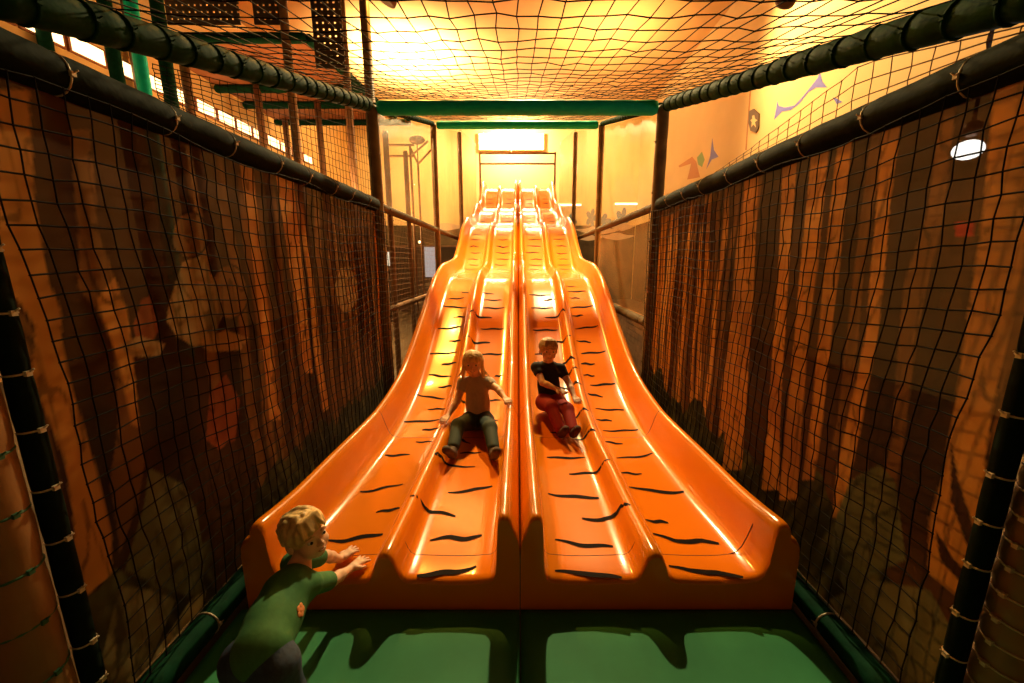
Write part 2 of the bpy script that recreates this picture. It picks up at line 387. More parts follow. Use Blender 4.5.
# ------------------------------------------------------------------ rails, posts, beams
def sleeve(p0, p1, r, ties, pinch=.10, seg=16, n=None):
    p0, p1 = Vector(p0), Vector(p1); L = (p1-p0).length; n = n or max(8, int(L/.03))
    pts = [p0.lerp(p1, i/n) for i in range(n+1)]
    rs = []
    for i in range(n+1):
        s_ = i/n*L; q = 1.0
        for t in ties: q -= pinch*math.exp(-((s_-t)/.018)**2)
        q += .015*math.sin(s_*23.0)
        if i in (0, n): q *= .8
        rs.append(r*q)
    return pts, rs
def torus(c, axis, R_, r, seg=18, k=5):
    axis = Vector(axis).normalized(); a = axis.orthogonal().normalized(); b = axis.cross(a)
    pts = [Vector(c) + (a*math.cos(t)+b*math.sin(t))*R_ for t in [2*math.pi*i/seg for i in range(seg+1)]]
    return MB().tube(pts, r, k, cap=False)
def padded(name, label, cat, p0, p1, r, m, step=.0, tie=None, group=None, start=.1, tr=.004, pinch=.1, knot=True):
    p0, p1 = Vector(p0), Vector(p1); L = (p1-p0).length; d = (p1-p0).normalized()
    ties = []
    s_ = start
    while step and s_ < L-.05: ties.append(s_); s_ += step*rnd.uniform(.85, 1.15)
    root = thing(name, label, cat, tuple(p0), group)
    pts, rs = sleeve(p0, p1, r, ties, pinch)
    fs_ = MB().tube(pts, rs, 16).build('foam_sleeve', m, root)
    for s_ in ties:
        q = Vector(((rnd.random()-.5)*.12, (rnd.random()-.5)*.12, (rnd.random()-.5)*.12))
        tb = torus(p0 + d*s_, d + q, r*.955, tr)
        if knot:
            side = Vector((-1 if p0.x > 0 else 1, 0, 0)) if abs(d.x) < .9 else Vector((0, -1, 0))
            c = p0 + d*s_ + side*r*.96
            tb.box(c - Vector((.007,)*3), c + Vector((.007,)*3)); tb.tube([c, c + side*.015 + Vector((0, .006, .012))], .0025, 5)
        tb.build('cable_tie', tie or M_tie, root)
    return root
RX = 1.36
def uz(y): return 1.893 + .26*y                        # the sloping upper rails and net
for sd, nm in ((-1, 'left'), (1, 'right')):
    padded('mid_rail', f'dark padded rail along the top of the {nm} mural banner', 'rail', (sd*RX, .75, 2.06), (sd*RX, 4.00, 2.06), .062, M_foam_k, .34, M_tie, 'padded rails on top of the banners', .2, .003, .06)
    padded('upper_rail', f'dark green padded rail rising along the {nm} edge of the ceiling net', 'rail', (sd*RX, 1.15, uz(1.15)), (sd*RX, 3.99, uz(3.99)), .056, M_foam_g, .15, M_foam_g, 'rising rails of the ceiling net', .1, .006, .12)
    padded('upper_rail', f'thin rising rail on the {nm} above the clear sheets, beyond the first cross beam', 'rail', (sd*RX, 4.14, uz(4.14)), (sd*RX, 7.0, uz(7.0)), .035, M_foam_g, .12, M_foam_k, 'rising rails beyond the cross beam', .1, .005, .12)
    padded('bottom_rail', f'dark green padded rail on the floor under the {nm} banner', 'rail', (sd*1.315, 1.13, .02), (sd*1.315, 3.95, .02), .055, M_foam_g, .45, M_tie, 'padded rails along the floor', .3, .004, .08)
    padded('mid_rail', f'brown padded rail across the {nm} clear sheets beyond the banner', 'rail', (sd*RX, 4.14, 2.06), (sd*RX, 10.0, 2.06), .042, M_olive_rail, .5, M_olive_rail, 'rails across the clear sheets', .2, .003, .05)
    padded('padded_post', f'tall brown padded post at the far end of the {nm} mural banner', 'post', (sd*RX, 4.08, -.05), (sd*RX, 4.08, uz(4.08)), .056, M_olive, .4, M_olive, 'brown posts at the banner ends', .2, .003, .05)
    padded('padded_post', f'slim brown post between the first and second {nm} clear sheets', 'post', (sd*RX, 7.0, -.05), (sd*RX, 7.0, uz(7.0)), .05, M_olive, .5, M_olive, 'slim posts by the clear sheets', .2, .003, .05)
    padded('padded_post', f'slim brown post between the second and third {nm} clear sheets, near the slide top', 'post', (sd*RX, 10.1, -.05), (sd*RX, 10.1, 4.5), .05, M_olive, .5, M_olive, 'far posts by the clear sheets', .2, .003, .05)
padded('padded_post', 'thick brown foam padded post at the lower left corner, bound with green twine', 'post', (-1.39, .94, -.05), (-1.39, .94, 1.99), .075, M_foam_b, .17, M_tie_g, None, .08, .004, .05)
padded('padded_post', 'second brown padded post, just showing left of the twine-bound post', 'post', (-1.53, .86, -.05), (-1.53, .86, 1.99), .065, M_foam_b, .21, M_foam_b, None, .12, .004, .06)
padded('padded_post', 'thick tan padded post at the lower right corner with pinched tie bands', 'post', (1.43, .96, -.05), (1.43, .96, 1.99), .075, M_foam_b, .075, M_tie, None, .06, .003, .12)
for sd, nm in ((-1, 'left'), (1, 'right')):
    padded('fence_pole', f'slim blackish pole at the near edge of the {nm} net, beside the thick padded post', 'post', (sd*(1.345 if sd > 0 else 1.335), 1.02 if sd > 0 else 1.03, -.05), (sd*(1.345 if sd > 0 else 1.335), 1.02 if sd > 0 else 1.03, 1.99), .028, M_foam_k, .16, M_tie, 'near poles of the side nets', .1, .003, .06)
padded('cross_beam', 'bright green padded cross beam at the far end of the ceiling net', 'beam', (-RX+.06, 4.08, uz(4.08)-.02), (RX-.06, 4.08, uz(4.08)-.02), .064, M_foam_v, .21, M_foam_v, None, .12, .003, .04, False)
padded('cross_beam', 'second green cross beam, lower in view behind the bright green one', 'beam', (-RX+.06, 7.0, uz(7.0)-.02), (RX-.06, 7.0, uz(7.0)-.02), .06, M_foam_v, .3, M_foam_v, None, .12, .003, .04, False)
padded('low_rail', 'grey-brown low rail beside the slide, under the right clear sheet', 'rail', (RX, 4.14, .90), (RX, 6.94, .90), .05, M_olive_rail, .5, M_olive_rail, None, .2, .003, .05)

# ------------------------------------------------------------------ nets
def net(name, label, P, nu, nv, r=.0022, sub=1, m=M_net, knots=True, jit=.004, group=None, origin=(0, 0, 0)):
    """knotted square mesh: P(u, v) gives points, nu x nv cells, strands wobble between their knots"""
    g = {}
    for j in range(nv+1):
        for i in range(nu+1):
            p = P(i/nu, j/nv)
            if p is None: continue
            p = Vector(p); g[(i, j)] = p + Vector((rnd.uniform(-jit, jit), rnd.uniform(-jit, jit), rnd.uniform(-jit, jit)))
    mb = MB()
    def strand(keys):
        run = []
        for k in keys + [None]:
            if k in g: run.append(g[k])
            else:
                if len(run) > 1: mb.tube(run, r, 4, 0, False)
                run = []
    for j in range(nv+1): strand([(i, j) for i in range(nu+1)])
    for i in range(nu+1): strand([(i, j) for j in range(nv+1)])
    if knots:
        for p in g.values():
            q = r*1.9; mb.add([p+Vector(d)*q for d in ((1,0,0),(-1,0,0),(0,1,0),(0,-1,0),(0,0,1),(0,0,-1))], [(0,2,4),(2,1,4),(1,3,4),(3,0,4),(2,0,5),(1,2,5),(3,1,5),(0,3,5)])
    return tag(mb.build(name, m, None, origin), label, 'net', group)
for sd, nm in ((-1, 'left'), (1, 'right')):
    def side(u, v, sd=sd):
        y = 1.075 + 2.945*u; z = .12 + 1.88*v
        return (sd*(RX - .075 + .012*math.sin(5*y+2*z)), y + .012*math.sin(7*z+sd) + .035*math.sin(2.1*z+3*u)*(1-u), z + .012*math.sin(6*y+sd) - .02*math.sin(math.pi*u))
    net('safety_net', f'black knotted safety net hung before the {nm} mural banner', side, 46, 30, .0027, group='nets before the banners', origin=(sd*RX, 1.07, .06))
net('ceiling_net', 'black knotted net stretched overhead between the rising rails', lambda u, v: ((-RX+.03 + (2*RX-.06)*u), 1.1+2.95*v + .03*math.sin(9*u)*math.sin(3*v), uz(1.1+2.95*v)+.055 - .05*math.sin(math.pi*u)*math.sin(math.pi*v)), 36, 21, .0024, jit=.006, origin=(0, 1.1, uz(1.1)))
net('ceiling_net', 'farther overhead net between the two green cross beams', lambda u, v: ((-RX+.03 + (2*RX-.06)*u), 4.16+2.8*v, uz(4.16+2.8*v)+.05), 34, 22, .0024, jit=.005, origin=(0, 4.16, uz(4.16)))
net('safety_net', 'black net filling the gap above the left mid rail', lambda u, v: (-RX-.01, .9+3.1*u, 2.12 + (uz(.9+3.1*u)-.07-2.13)*v) if uz(.9+3.1*u) > 2.32 else None, 52, 10, .0018, jit=.003, origin=(-RX, .9, 2.1))
def rope_z(y): return 2.13 + .30*max(0, (3.0-y)/2.0)**1.15
net('safety_net', 'slack brown net edged with a rope along the right mid rail', lambda u, v: (RX+.02, 1.0+2.1*u, 2.11 + (min(rope_z(1.0+2.1*u), uz(1.0+2.1*u)-.06)-2.11)*v), 26, 3, .0022, m=mat('brown_cord', (.13, .06, .025), .7), jit=.003, origin=(RX, 1, 2.1))
net('safety_net', 'pale net in the left bay between banner post and slide', lambda u, v: (-RX-.02, 4.16+2.8*u, .05 + 1.95*v), 46, 32, .0016, m=mat('tan_cord', (.20, .11, .05), .7), jit=.003, origin=(-RX, 4.1, 0))

# ------------------------------------------------------------------ mural banners
def pip(poly, X, Y):
    inside = np.zeros(X.shape, bool); n = len(poly)
    for i in range(n):
        x0, y0 = poly[i]; x1, y1 = poly[(i+1) % n]
        if y0 == y1: continue
        c = ((y0 > Y) != (y1 > Y)) & (X < (x1-x0)*(Y-y0)/(y1-y0) + x0); inside ^= c
    return inside
def vnoise(u, v, seed, sx, sy):
    rs = np.random.RandomState(seed); T = rs.rand(256, 256)
    a, b = u*sx, v*sy; i, j = np.floor(a).astype(int), np.floor(b).astype(int); fa, fb = a-i, b-j
    fa = fa*fa*(3-2*fa); fb = fb*fb*(3-2*fb)
    g = lambda p, q: T[p % 256, q % 256]
    return (g(i,j)*(1-fa)+g(i+1,j)*fa)*(1-fb) + (g(i,j+1)*(1-fa)+g(i+1,j+1)*fa)*fb
bm = bpy.data.materials.new('printed_banner'); bm.use_nodes = True
nt = bm.node_tree; pb = nt.nodes['Principled BSDF']; va = nt.nodes.new('ShaderNodeVertexColor'); va.layer_name = 'print'
nt.links.new(va.outputs['Color'], pb.inputs['Base Color']); pb.inputs['Roughness'].default_value = .6; pb.inputs['Specular IOR Level'].default_value = .02
tr = nt.nodes.new('ShaderNodeBsdfTransparent'); tl = nt.nodes.new('ShaderNodeBsdfTranslucent'); nt.links.new(va.outputs['Color'], tl.inputs['Color'])
m1 = nt.nodes.new('ShaderNodeMixShader'); m1.inputs[0].default_value = .05
m2 = nt.nodes.new('ShaderNodeMixShader'); m2.inputs[0].default_value = .03
out = nt.nodes['Material Output']
nt.links.new(pb.outputs[0], m1.inputs[1]); nt.links.new(tl.outputs[0], m1.inputs[2])
nt.links.new(m1.outputs[0], m2.inputs[1]); nt.links.new(tr.outputs[0], m2.inputs[2]); nt.links.new(m2.outputs[0], out.inputs['Surface'])
def banner(sd, label, paint):
    y0, y1, z0, z1 = 1.06, 4.0, .06, 2.0; st = .0075
    ny, nz = int((y1-y0)/st), int((z1-z0)/st)
    Yg, Zg = np.meshgrid(np.linspace(y0, y1, ny+1), np.linspace(z0, z1, nz+1))
    Yf, Zf = Yg.ravel(), Zg.ravel()
    wave = .006*np.sin(Yf*4.1+sd)*np.sin(Zf*3.0) + .004*np.sin(Yf*11+2*Zf)
    Xf = sd*(RX + wave)
    C = sum(paint(Yf+a*st, Zf+b*st) for a, b in ((-.33, -.17), (.17, -.33), (-.17, .33), (.33, .17)))/4
    k = (np.arange(nz)[:, None]*(ny+1) + np.arange(ny)[None, :]).ravel()
    quads = np.stack([k, k+1, k+ny+2, k+ny+1], 1)
    me = bpy.data.meshes.new('mural_banner'); me.from_pydata(np.stack([Xf-sd*RX, Yf-y0, Zf-z0], 1).tolist(), [], quads.tolist())
    a = me.color_attributes.new('print', 'FLOAT_COLOR', 'POINT')
    a.data.foreach_set('color', np.concatenate([C, np.ones((len(C), 1))], 1).astype(np.float32).ravel())
    me.polygons.foreach_set('use_smooth', [True]*len(me.polygons)); me.materials.append(bm); me.update()
    o = bpy.data.objects.new('mural_banner', me); COL.objects.link(o); o.location = (sd*RX, y0, z0)
    return tag(o, label, 'banner', 'printed forest banners')
def yz(pts, sd):
    r = []
    for p in pts: q = at(p[0], p[1], X=sd*RX); r.append((q.y, q.z))
    return r
BARK, DARKP, MIDP, ROCK, PALE, RED = (.46,.20,.04), (.045,.015,.004), (.17,.072,.018), (.11,.105,.045), (.28,.17,.065), (.20,.045,.012)
def painter(sd, base_trunks, shapes, seed):
    def paint(Y, Z):
        C = np.tile(np.array(DARKP), (len(Y), 1))
        n1 = vnoise(Y, Z, seed, 9, 1.1); C *= (.55 + .9*n1)[:, None]
        n3 = vnoise(Y, Z, seed+9, 2.5, 2.5)
        C = C*(.7+.6*n3)[:, None] + (np.array((.05,.028,.008))*np.clip(n3-.5, 0, 1)[:, None])
        def trunk(mask, col, fr, edge):
            v = .62 + .38*np.clip(fr, 0, 1); v = v*(.72+.5*vnoise(Y, Z, seed+3, 26, 2.2))
            C[mask] = (np.array(col)[None, :]*v[:, None])[mask]
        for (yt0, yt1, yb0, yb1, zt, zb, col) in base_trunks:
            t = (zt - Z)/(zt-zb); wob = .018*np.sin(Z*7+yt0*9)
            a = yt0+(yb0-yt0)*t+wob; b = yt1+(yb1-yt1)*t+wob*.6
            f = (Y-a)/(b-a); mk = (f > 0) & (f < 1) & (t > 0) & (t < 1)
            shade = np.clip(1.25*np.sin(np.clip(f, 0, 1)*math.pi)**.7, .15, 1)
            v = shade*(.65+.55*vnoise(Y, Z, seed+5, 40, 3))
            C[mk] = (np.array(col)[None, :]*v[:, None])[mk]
        und = Z < .28 + .22*vnoise(Y, Z*0, seed+21, 3.5, 1) + .10*vnoise(Y, Z*0, seed+22, 17, 1)
        g = vnoise(Y + .35*Z, Z, seed+23, 34, 6); C[und] = (np.array((.060, .050, .016))*(.25+1.3*g**2)[:, None])[und]
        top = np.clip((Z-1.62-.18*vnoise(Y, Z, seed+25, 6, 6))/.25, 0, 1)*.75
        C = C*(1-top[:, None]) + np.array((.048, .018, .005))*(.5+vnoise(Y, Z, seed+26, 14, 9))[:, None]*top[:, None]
        for kind, col, pts in shapes:
            if kind == 'poly': mk = pip(yz(pts, sd), Y, Z)
            else:
                px, py, rx, ry = pts
                mk = pip(yz([(px+rx*math.cos(t)*(1+.05*math.sin(3*t)), py+ry*math.sin(t)) for t in [2*math.pi*k/30 for k in range(30)]], sd), Y, Z)
                big = pip(yz([(px+(rx+1.8)*math.cos(t)*(1+.05*math.sin(3*t)), py+(ry+1.8)*math.sin(t)) for t in [2*math.pi*k/30 for k in range(30)]], sd), Y, Z)
                C[big & ~mk] = (.02, .01, .005)
            v = .78+.4*vnoise(Y, Z, seed+7, 22, 3.0)
            crack = np.abs(vnoise(Y, Z, seed+31, 30, 4)-.5) < .035
            v = v*np.where(crack, .45, 1)
            C[mk] = (np.array(col)[None, :]*v[:, None])[mk]
        return C
    return paint
rt = random.Random(3)
def stand(y_end, wmin, wmax, gmin, gmax, cols):
    L_ = []; y = 3.97
    while y > y_end:
        w = rt.uniform(wmin, wmax); ln_ = rt.uniform(-.08, .02)
        L_.append((y-w, y, y-w+ln_, y+ln_+.03, rt.uniform(1.9, 2.3), rt.uniform(.05, .5), rt.choice(cols)))
        y -= w + rt.uniform(gmin, gmax)
    return L_
lt = stand(1.75, .04, .10, .03, .11, (MIDP, MIDP, BARK))
Lsh = [('poly', BARK, [(0,205),(-5,90),(28,90),(35,200),(47,267),(50,283),(62,310),(63,340),(72,385),(83,421),(100,483),(112,537),(112,574),(84,598),(74,570),(75,524),(66,462),(53,428),(33,377),(37,327),(20,300),(0,290)]),
 ('poly', MIDP, [(0,300),(18,305),(35,330),(32,380),(50,430),(60,470),(68,530),(50,480),(25,420),(0,360)]),
 ('poly', MIDP, [(80,257),(70,130),(92,130),(100,233),(115,277),(128,310),(133,360),(138,428),(143,462),(137,504),(120,553),(110,480),(118,420),(113,347),(97,310),(78,287)]),
 ('poly', BARK, [(97,300),(115,277),(128,310),(133,360),(138,428),(130,424),(120,370),(108,330)]),
 ('poly', ROCK, [(147,468),(182,485),(195,512),(203,566),(199,600),(170,590),(135,575),(125,570),(143,504)]),
 ('poly', (.16,.12,.05), [(120,585),(150,590),(175,600),(160,640),(140,683),(95,683)]),
 ('poly', (.42,.34,.15), [(158,650),(190,600),(205,590),(200,620),(175,655),(150,683),(140,683)]),
 ('poly', RED, [(134,325),(142,300),(152,296),(160,330),(150,346),(136,342)]), ('poly', RED, [(206,440),(210,395),(226,374),(240,400),(236,440),(220,450)]), ('ell', MIDP, (228,292,18,26)), ('ell', MIDP, (190,235,16,22)),
 ('poly', PALE, [(172,300),(184,262),(200,256),(214,280),(223,312),(214,338),(196,347),(178,336),(168,320)]), ('poly', (.30,.17,.06), [(118,345),(140,336),(166,344),(160,356),(132,357)]), ('poly', (.30,.17,.06), [(198,342),(225,330),(248,338),(240,350),(210,352)]),
 ('poly', BARK, [(270,140),(290,140),(296,200),(304,285),(312,373),(304,373),(291,285)]), ('poly', BARK, [(240,160),(252,160),(261,255),(275,357),(282,420),(270,420),(264,360)]),
 ('poly', PALE, [(338,305),(335,285),(341,268),(350,266),(357,282),(358,300),(350,312),(343,312)]), ('poly', DARKP, [(203,470),(230,440),(260,470),(250,560),(215,600)])]
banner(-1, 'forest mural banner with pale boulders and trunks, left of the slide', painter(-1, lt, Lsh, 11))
rtk = stand(2.35, .05, .12, .015, .06, (MIDP, BARK, BARK))
Rsh = [('poly', BARK, [(747,120),(762,118),(757,205),(752,300),(745,428),(742,470),(722,470),(726,428),(738,300)]),
 ('poly', BARK, [(785,110),(800,108),(790,243),(786,330),(780,428),(778,490),(762,490),(768,428),(774,330)]),
 ('poly', BARK, [(815,105),(834,100),(820,262),(810,330),(800,428),(795,500),(778,500),(785,428),(796,330)]),
 ('poly', BARK, [(842,110),(857,105),(841,263),(832,330),(820,428),(812,480),(800,480),(808,428),(820,330)]),
 ('poly', MIDP, [(875,110),(892,100),(866,250),(850,428),(846,450),(830,450),(836,420)]),
 ('poly', BARK, [(885,110),(902,105),(890,205),(886,260),(879,333),(861,428),(840,516),(832,518),(836,470),(845,428),(866,333)]),
 ('poly', MIDP, [(905,283),(928,215),(940,110),(956,100),(945,215),(925,300),(906,428),(895,500),(880,500),(893,428)]),
 ('poly', MIDP, [(1005,330),(1024,200),(1024,560),(990,520),(990,440)]),
 ('poly', BARK, [(985,200),(998,60),(1040,40),(1030,190),(1022,250),(1008,330),(998,370),(988,428),(984,460),(988,520),(967,604),(928,574),(928,520),(942,475),(955,400),(970,300)]),
 ('poly', ROCK, [(836,516),(850,480),(880,465),(895,480),(900,520),(905,560),(870,575),(850,600),(830,560)]),
 ('poly', (.13,.11,.05), [(830,600),(870,580),(930,590),(960,640),(930,683),(880,683)]),
 ('poly', (.40,.03,.02), [(957,222),(975,222),(974,236),(956,236)]),
 ('poly', DARKP, [(950,440),(958,480),(985,560),(975,565),(950,500)]), ('poly', DARKP, [(935,530),(955,560),(990,590),(975,596),(940,560)])]
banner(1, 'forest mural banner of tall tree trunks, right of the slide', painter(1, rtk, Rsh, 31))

# ------------------------------------------------------------------ clear vinyl sheets between the far posts
cm = bpy.data.materials.new('hazy_clear_vinyl'); cm.use_nodes = True
nt = cm.node_tree; pb = nt.nodes['Principled BSDF']; pb.inputs['Base Color'].default_value = (.7, .5, .27, 1); pb.inputs['Roughness'].default_value = .5; pb.inputs['Specular IOR Level'].default_value = .25
tr = nt.nodes.new('ShaderNodeBsdfTransparent'); tr.inputs[0].default_value = (.97, .95, .9, 1); mx = nt.nodes.new('ShaderNodeMixShader')
ns = nt.nodes.new('ShaderNodeTexNoise'); ns.inputs['Scale'].default_value = 2.0; mr = nt.nodes.new('ShaderNodeMapRange'); mr.inputs['To Min'].default_value = .80; mr.inputs['To Max'].default_value = .92
tc = nt.nodes.new('ShaderNodeTexCoord'); nt.links.new(tc.outputs['Object'], ns.inputs['Vector']); nt.links.new(ns.outputs['Fac'], mr.inputs['Value']); nt.links.new(mr.outputs[0], mx.inputs[0])
nt.links.new(pb.outputs[0], mx.inputs[1]); nt.links.new(tr.outputs[0], mx.inputs[2]); nt.links.new(mx.outputs[0], nt.nodes['Material Output'].inputs['Surface'])
ordw = ['nearest', 'middle', 'farthest']
for sd, nm in ((-1, 'left'), (1, 'right')):
    for i, (a, b) in enumerate(((4.15, 6.94), (7.06, 10.04), (10.16, 13.9))):
        z0 = 2.11 if i < 2 else 2.5
        zt = [min(uz(a)-.05, 5.2), min(uz(b)-.05, 5.2)]
        if i == 2: zt = [4.6, 5.3]
        if i == 1: zt = [uz(a)-.05, 4.5]
        mb = MB(); n = 16; x0 = sd*(RX+.005)
        for k in range(n):
            pass
        vs = []; fs = []
        for k in range(n+1):
            y = a+(b-a)*k/n; zz = zt[0]+(zt[1]-zt[0])*k/n; w = .01*math.sin(k*1.7)
            for x in (x0+w-.002, x0+w+.002):
                vs += [(x, y, z0), (x, y, zz)]
        for k in range(n):
            q = 4*k; fs += [(q, q+1, q+5, q+4), (q+2, q+6, q+7, q+3), (q+1, q+3, q+7, q+5), (q, q+4, q+6, q+2)]
        fs += [(0, 2, 3, 1), (4*n, 4*n+1, 4*n+3, 4*n+2)]
        mb.add(vs, fs)
        tag(mb.build('clear_sheet', cm, None, (x0, a, z0)), f'{ordw[i]} hazy clear vinyl sheet above the {nm} rail beside the upper slide', 'panel', 'clear sheets beside the slide')
mb = MB().box((RX-.002, 4.15, .96), (RX+.002, 6.94, 2.01))
tag(mb.build('clear_sheet', cm, None, (RX, 4.15, .96)), 'lower hazy clear sheet under the right rail, above the low rail', 'panel', 'clear sheets beside the slide')

# ------------------------------------------------------------------ platform and gate frame at the slide top
pt = thing('top_platform', 'pale platform at the head of the slide', 'platform', (0, 16.2, -.05))
MB().box((-1.35, 15.22, 3.89), (1.35, 17.3, 4.05), 0, .02).build('deck', M_deck, pt)
for x in (-1.28, 1.28):
    for y in (15.3, 17.2): MB().tube([(x, y, -.05), (x, y, 3.89)], .05, 10).build('leg', M_post, pt)
gf = thing('gate_frame', 'metal frame with two cross bars over the head of the slide', 'frame', (0, 14.9, 3.7))
for x in (-1.31, 1.31): MB().tube([(x, 14.9, 3.55), (x, 14.9, 5.28)], .035, 10).build('upright', M_post, gf)
for z in (5.24, 4.9): MB().tube([(-1.31, 14.9, z), (1.31, 14.9, z)], .03, 10).build('cross_bar', M_post, gf)

# ------------------------------------------------------------------ play structure on the left
tw = thing('play_structure', 'brown multi-level climbing structure with green beams behind the left net', 'play structure', (-4.5, 9.0, -.05))
for px, Y, zt in ((303, 7.9, 7.0), (357, 9.2, 7.0), (377, 7.0, 7.0), (328, 10.8, 5.4), (272, 9.9, 5.4), (205, 8.0, 5.4), (225, 11.9, 5.4), (160, 7.9, 7.0), (296, 12.0, 5.4)):
    x = (px-517.5)/F_PX*(Y*math.cos(PITCH)-.5*math.sin(PITCH)*2)
    MB().tube([(x, Y, -.05), (x, Y, zt)], .075, 12).build('post', M_post, tw)
for Y, zz, xa, xb in ((7.95, 5.40, -6.8, -3.75), (9.95, 5.36, -6.8, -3.3), (10.9, 5.36, -6.8, -3.3), (12.2, 5.38, -6.8, -3.0)):
    pts, rs = sleeve((xa, Y, zz), (xb, Y, zz), .085, [.3*k for k in range(1, 12)], .05); MB().tube(pts, rs, 12).build('green_beam', M_foam_g, tw)
pts, rs = sleeve((-3.72, 8.0, 5.42), (-3.4, 12.1, 5.42), .085, [.3*k for k in range(1, 14)], .05); MB().tube(pts, rs, 12).build('green_beam', M_foam_g, tw)
mb = MB()
for k in range(7): mb.box((-6.8, 8.05+k*.59, 5.44), (-3.7, 8.05+k*.59+.58, 5.52))
mb.build('deck', M_deck, tw)
for n_, (xa, xb, Y, z0, z1) in enumerate(((-6.05, -4.75, 7.85, 5.56, 6.8), (-4.55, -4.0, 7.85, 5.56, 6.8), (-3.62, -3.0, 8.0, 4.95, 6.8))):
    mb = MB(); st = .105; nx = int((xb-xa)/st); nz = int((z1-z0)/st)
    for i in range(nx):
        x = xa+i*st
        mb.box((x, Y, z0), (x+st*.66, Y+.02, z0+nz*st))
        for j in range(nz): mb.box((x+st*.66, Y, z0+j*st), (x+st, Y+.02, z0+j*st+st*.66))
    mb.build('pierced_panel', M_panel, tw)
for px, m_ in ((58, M_foam_g), (122, M_foam_g), (147, M_foam_v), (172, M_foam_g)):
    x = (px-517.5)/F_PX*5.93
    pts, rs = sleeve((x, 6.5, -.05), (x, 6.5, 5.4), .085, [.4*q for q in range(1, 13)], .04); MB().tube(pts, rs, 12).build('green_post', m_, tw)
# clerestory strip of lit panes high on the left wall
wn = MB()
for k in range(16):
    y = 4.4+k*.62
    wn.box((-6.90, y, 4.70), (-6.86, y+.58, 4.98), 0); wn.box((-6.86, y+.04, 4.73), (-6.85, y+.54, 4.95), 1)
struct('window_1', wn, [M_deck, mat('lit_pane', (.8, .7, .5), .4, emis=(1, .72, .34), estr=3)])

# left background: lit wall strip, railing, lounge
lr = thing('railing', 'tubular metal railing seen through the left clear sheet', 'railing', (-2.4, 9.0, -.05))
for Z in (at(400, 145, Y=9).z, at(400, 156, Y=9).z):
    MB().tube([at(384, 100, Y=9).xy.to_3d() + Vector((0, 0, Z)), at(412, 100, Y=9).xy.to_3d() + Vector((0, 0, Z))], .025, 8).build('bar', M_post, lr)
for px in (384, 410):
    q = at(px, 145, Y=9); MB().tube([(q.x, 9, -.05), (q.x, 9, q.z)], .025, 8).build('upright', M_post, lr)
q0, q1, q2, q3 = (at(a, b, Y=9) for a, b in ((411, 156), (428, 141), (418, 164), (431, 150)))
MB().tube([at(410, 147, Y=9), q2], .022, 8).build('bar', M_post, lr); MB().tube([q0, q1], .022, 8).build('bar', M_post, lr); MB().tube([q2, q3], .022, 8).build('bar', M_post, lr)
MB().tube([q2, (q2.x, 9, -.05)], .022, 8).build('upright', M_post, lr)
sl = thing('spotlight', 'small oval spotlight head above the left railing', 'lamp', tuple(at(417, 143, Y=9)))
MB().ell(at(417, 140, Y=9), (.17, .1, .09)).build('head', M_steel, sl); MB().tube([at(417, 141, Y=9), at(418, 164, Y=9.0) + Vector((0, .0, 0))], .012, 6).build('stem', M_steel, sl)
pw = thing('partition', 'dark low partition in the lounge beyond the left bay', 'partition', (-2.8, 13.2, -.05))
MB().box((-5.5, 13.2, -.05), (-1.75, 13.3, 2.0)).build('board', M_dark, pw)
MB().box((-5.5, 13.15, 2.0), (-1.75, 13.35, 2.06)).build('cap', M_post, pw)
def screen(px0, py0, px1, py1, Y, col, st, label, cat, name):
    a, b = at(px0, py1, Y=Y), at(px1, py0, Y=Y)
    t = thing(name, label, cat, ((a.x+b.x)/2, Y+.04, a.z))
    MB().box((a.x-.03, Y, a.z-.03), (b.x+.03, Y+.05, b.z+.03), 0, .008).build('frame', M_panel, t)
    xm = (a.x+b.x)/2
    MB().tube([(xm, Y+.03, -.04), (xm, Y+.03, a.z)], .03, 8).build('stand', M_panel, t); MB().lathe([(.16, -.05), (.16, -.035), (.04, -.02)], (xm, Y+.03, 0), 16).build('foot', M_panel, t)
    MB().box((a.x, Y-.004, a.z), (b.x, Y-.001, b.z)).build('screen', mat(name+'_glow', (.02, .02, .02), .3, emis=col, estr=st), t)
screen(425.5, 247, 437, 277, 10.5, (.62, .55, .52), .75, 'pale bluish upright screen glowing in the lounge left of the slide', 'screen', 'display_screen')
screen(384.5, 252, 390, 266, 10.5, (1, .85, .6), .9, 'small bright screen beside the left banner post', 'screen', 'small_screen')
sf = thing('lounge_sofa', 'dark sofa against the lounge partition left of the slide', 'sofa', (-2.3, 11.5, -.05))
MB().box((-2.9, 11.15, .05), (-1.75, 11.75, .42), 0, .05).build('seat', M_dark, sf); MB().box((-2.9, 11.75, .05), (-1.75, 12.0, .9), 0, .05).build('backrest', M_dark, sf)
for x in (-2.8, -1.85):
    for y in (11.25, 11.9): MB().tube([(x, y, -.05), (x, y, .06)], .025, 8).build('leg', M_panel, sf)
tl_ = thing('table_lamp', 'tiny glowing lamp on the lounge partition', 'lamp', tuple(at(420, 255, Y=13.25)))
q = at(420, 252, Y=13.25); q.z = 2.06
MB().lathe([(.05, 0), (.05, .01), (.012, .02), (.012, .08)], q, 12).build('base', M_steel, tl_)
MB().ell(q + Vector((0, 0, .11)), (.04, .04, .045)).build('bulb', mat('bulb_glow', (.8, .6, .3), .5, emis=(1, .7, .3), estr=6), tl_)
for y in (5.3, 6.2):
    padded('slim_post', f'slim tan net post in the left bay, {"nearer" if y < 6 else "farther from"} {"to the banner post" if y < 6 else "the banner post"}', 'post', (-1.62, y, -.05), (-1.62, y, 3.1), .035, M_post, .6, M_post, None, .2, .003, .04)
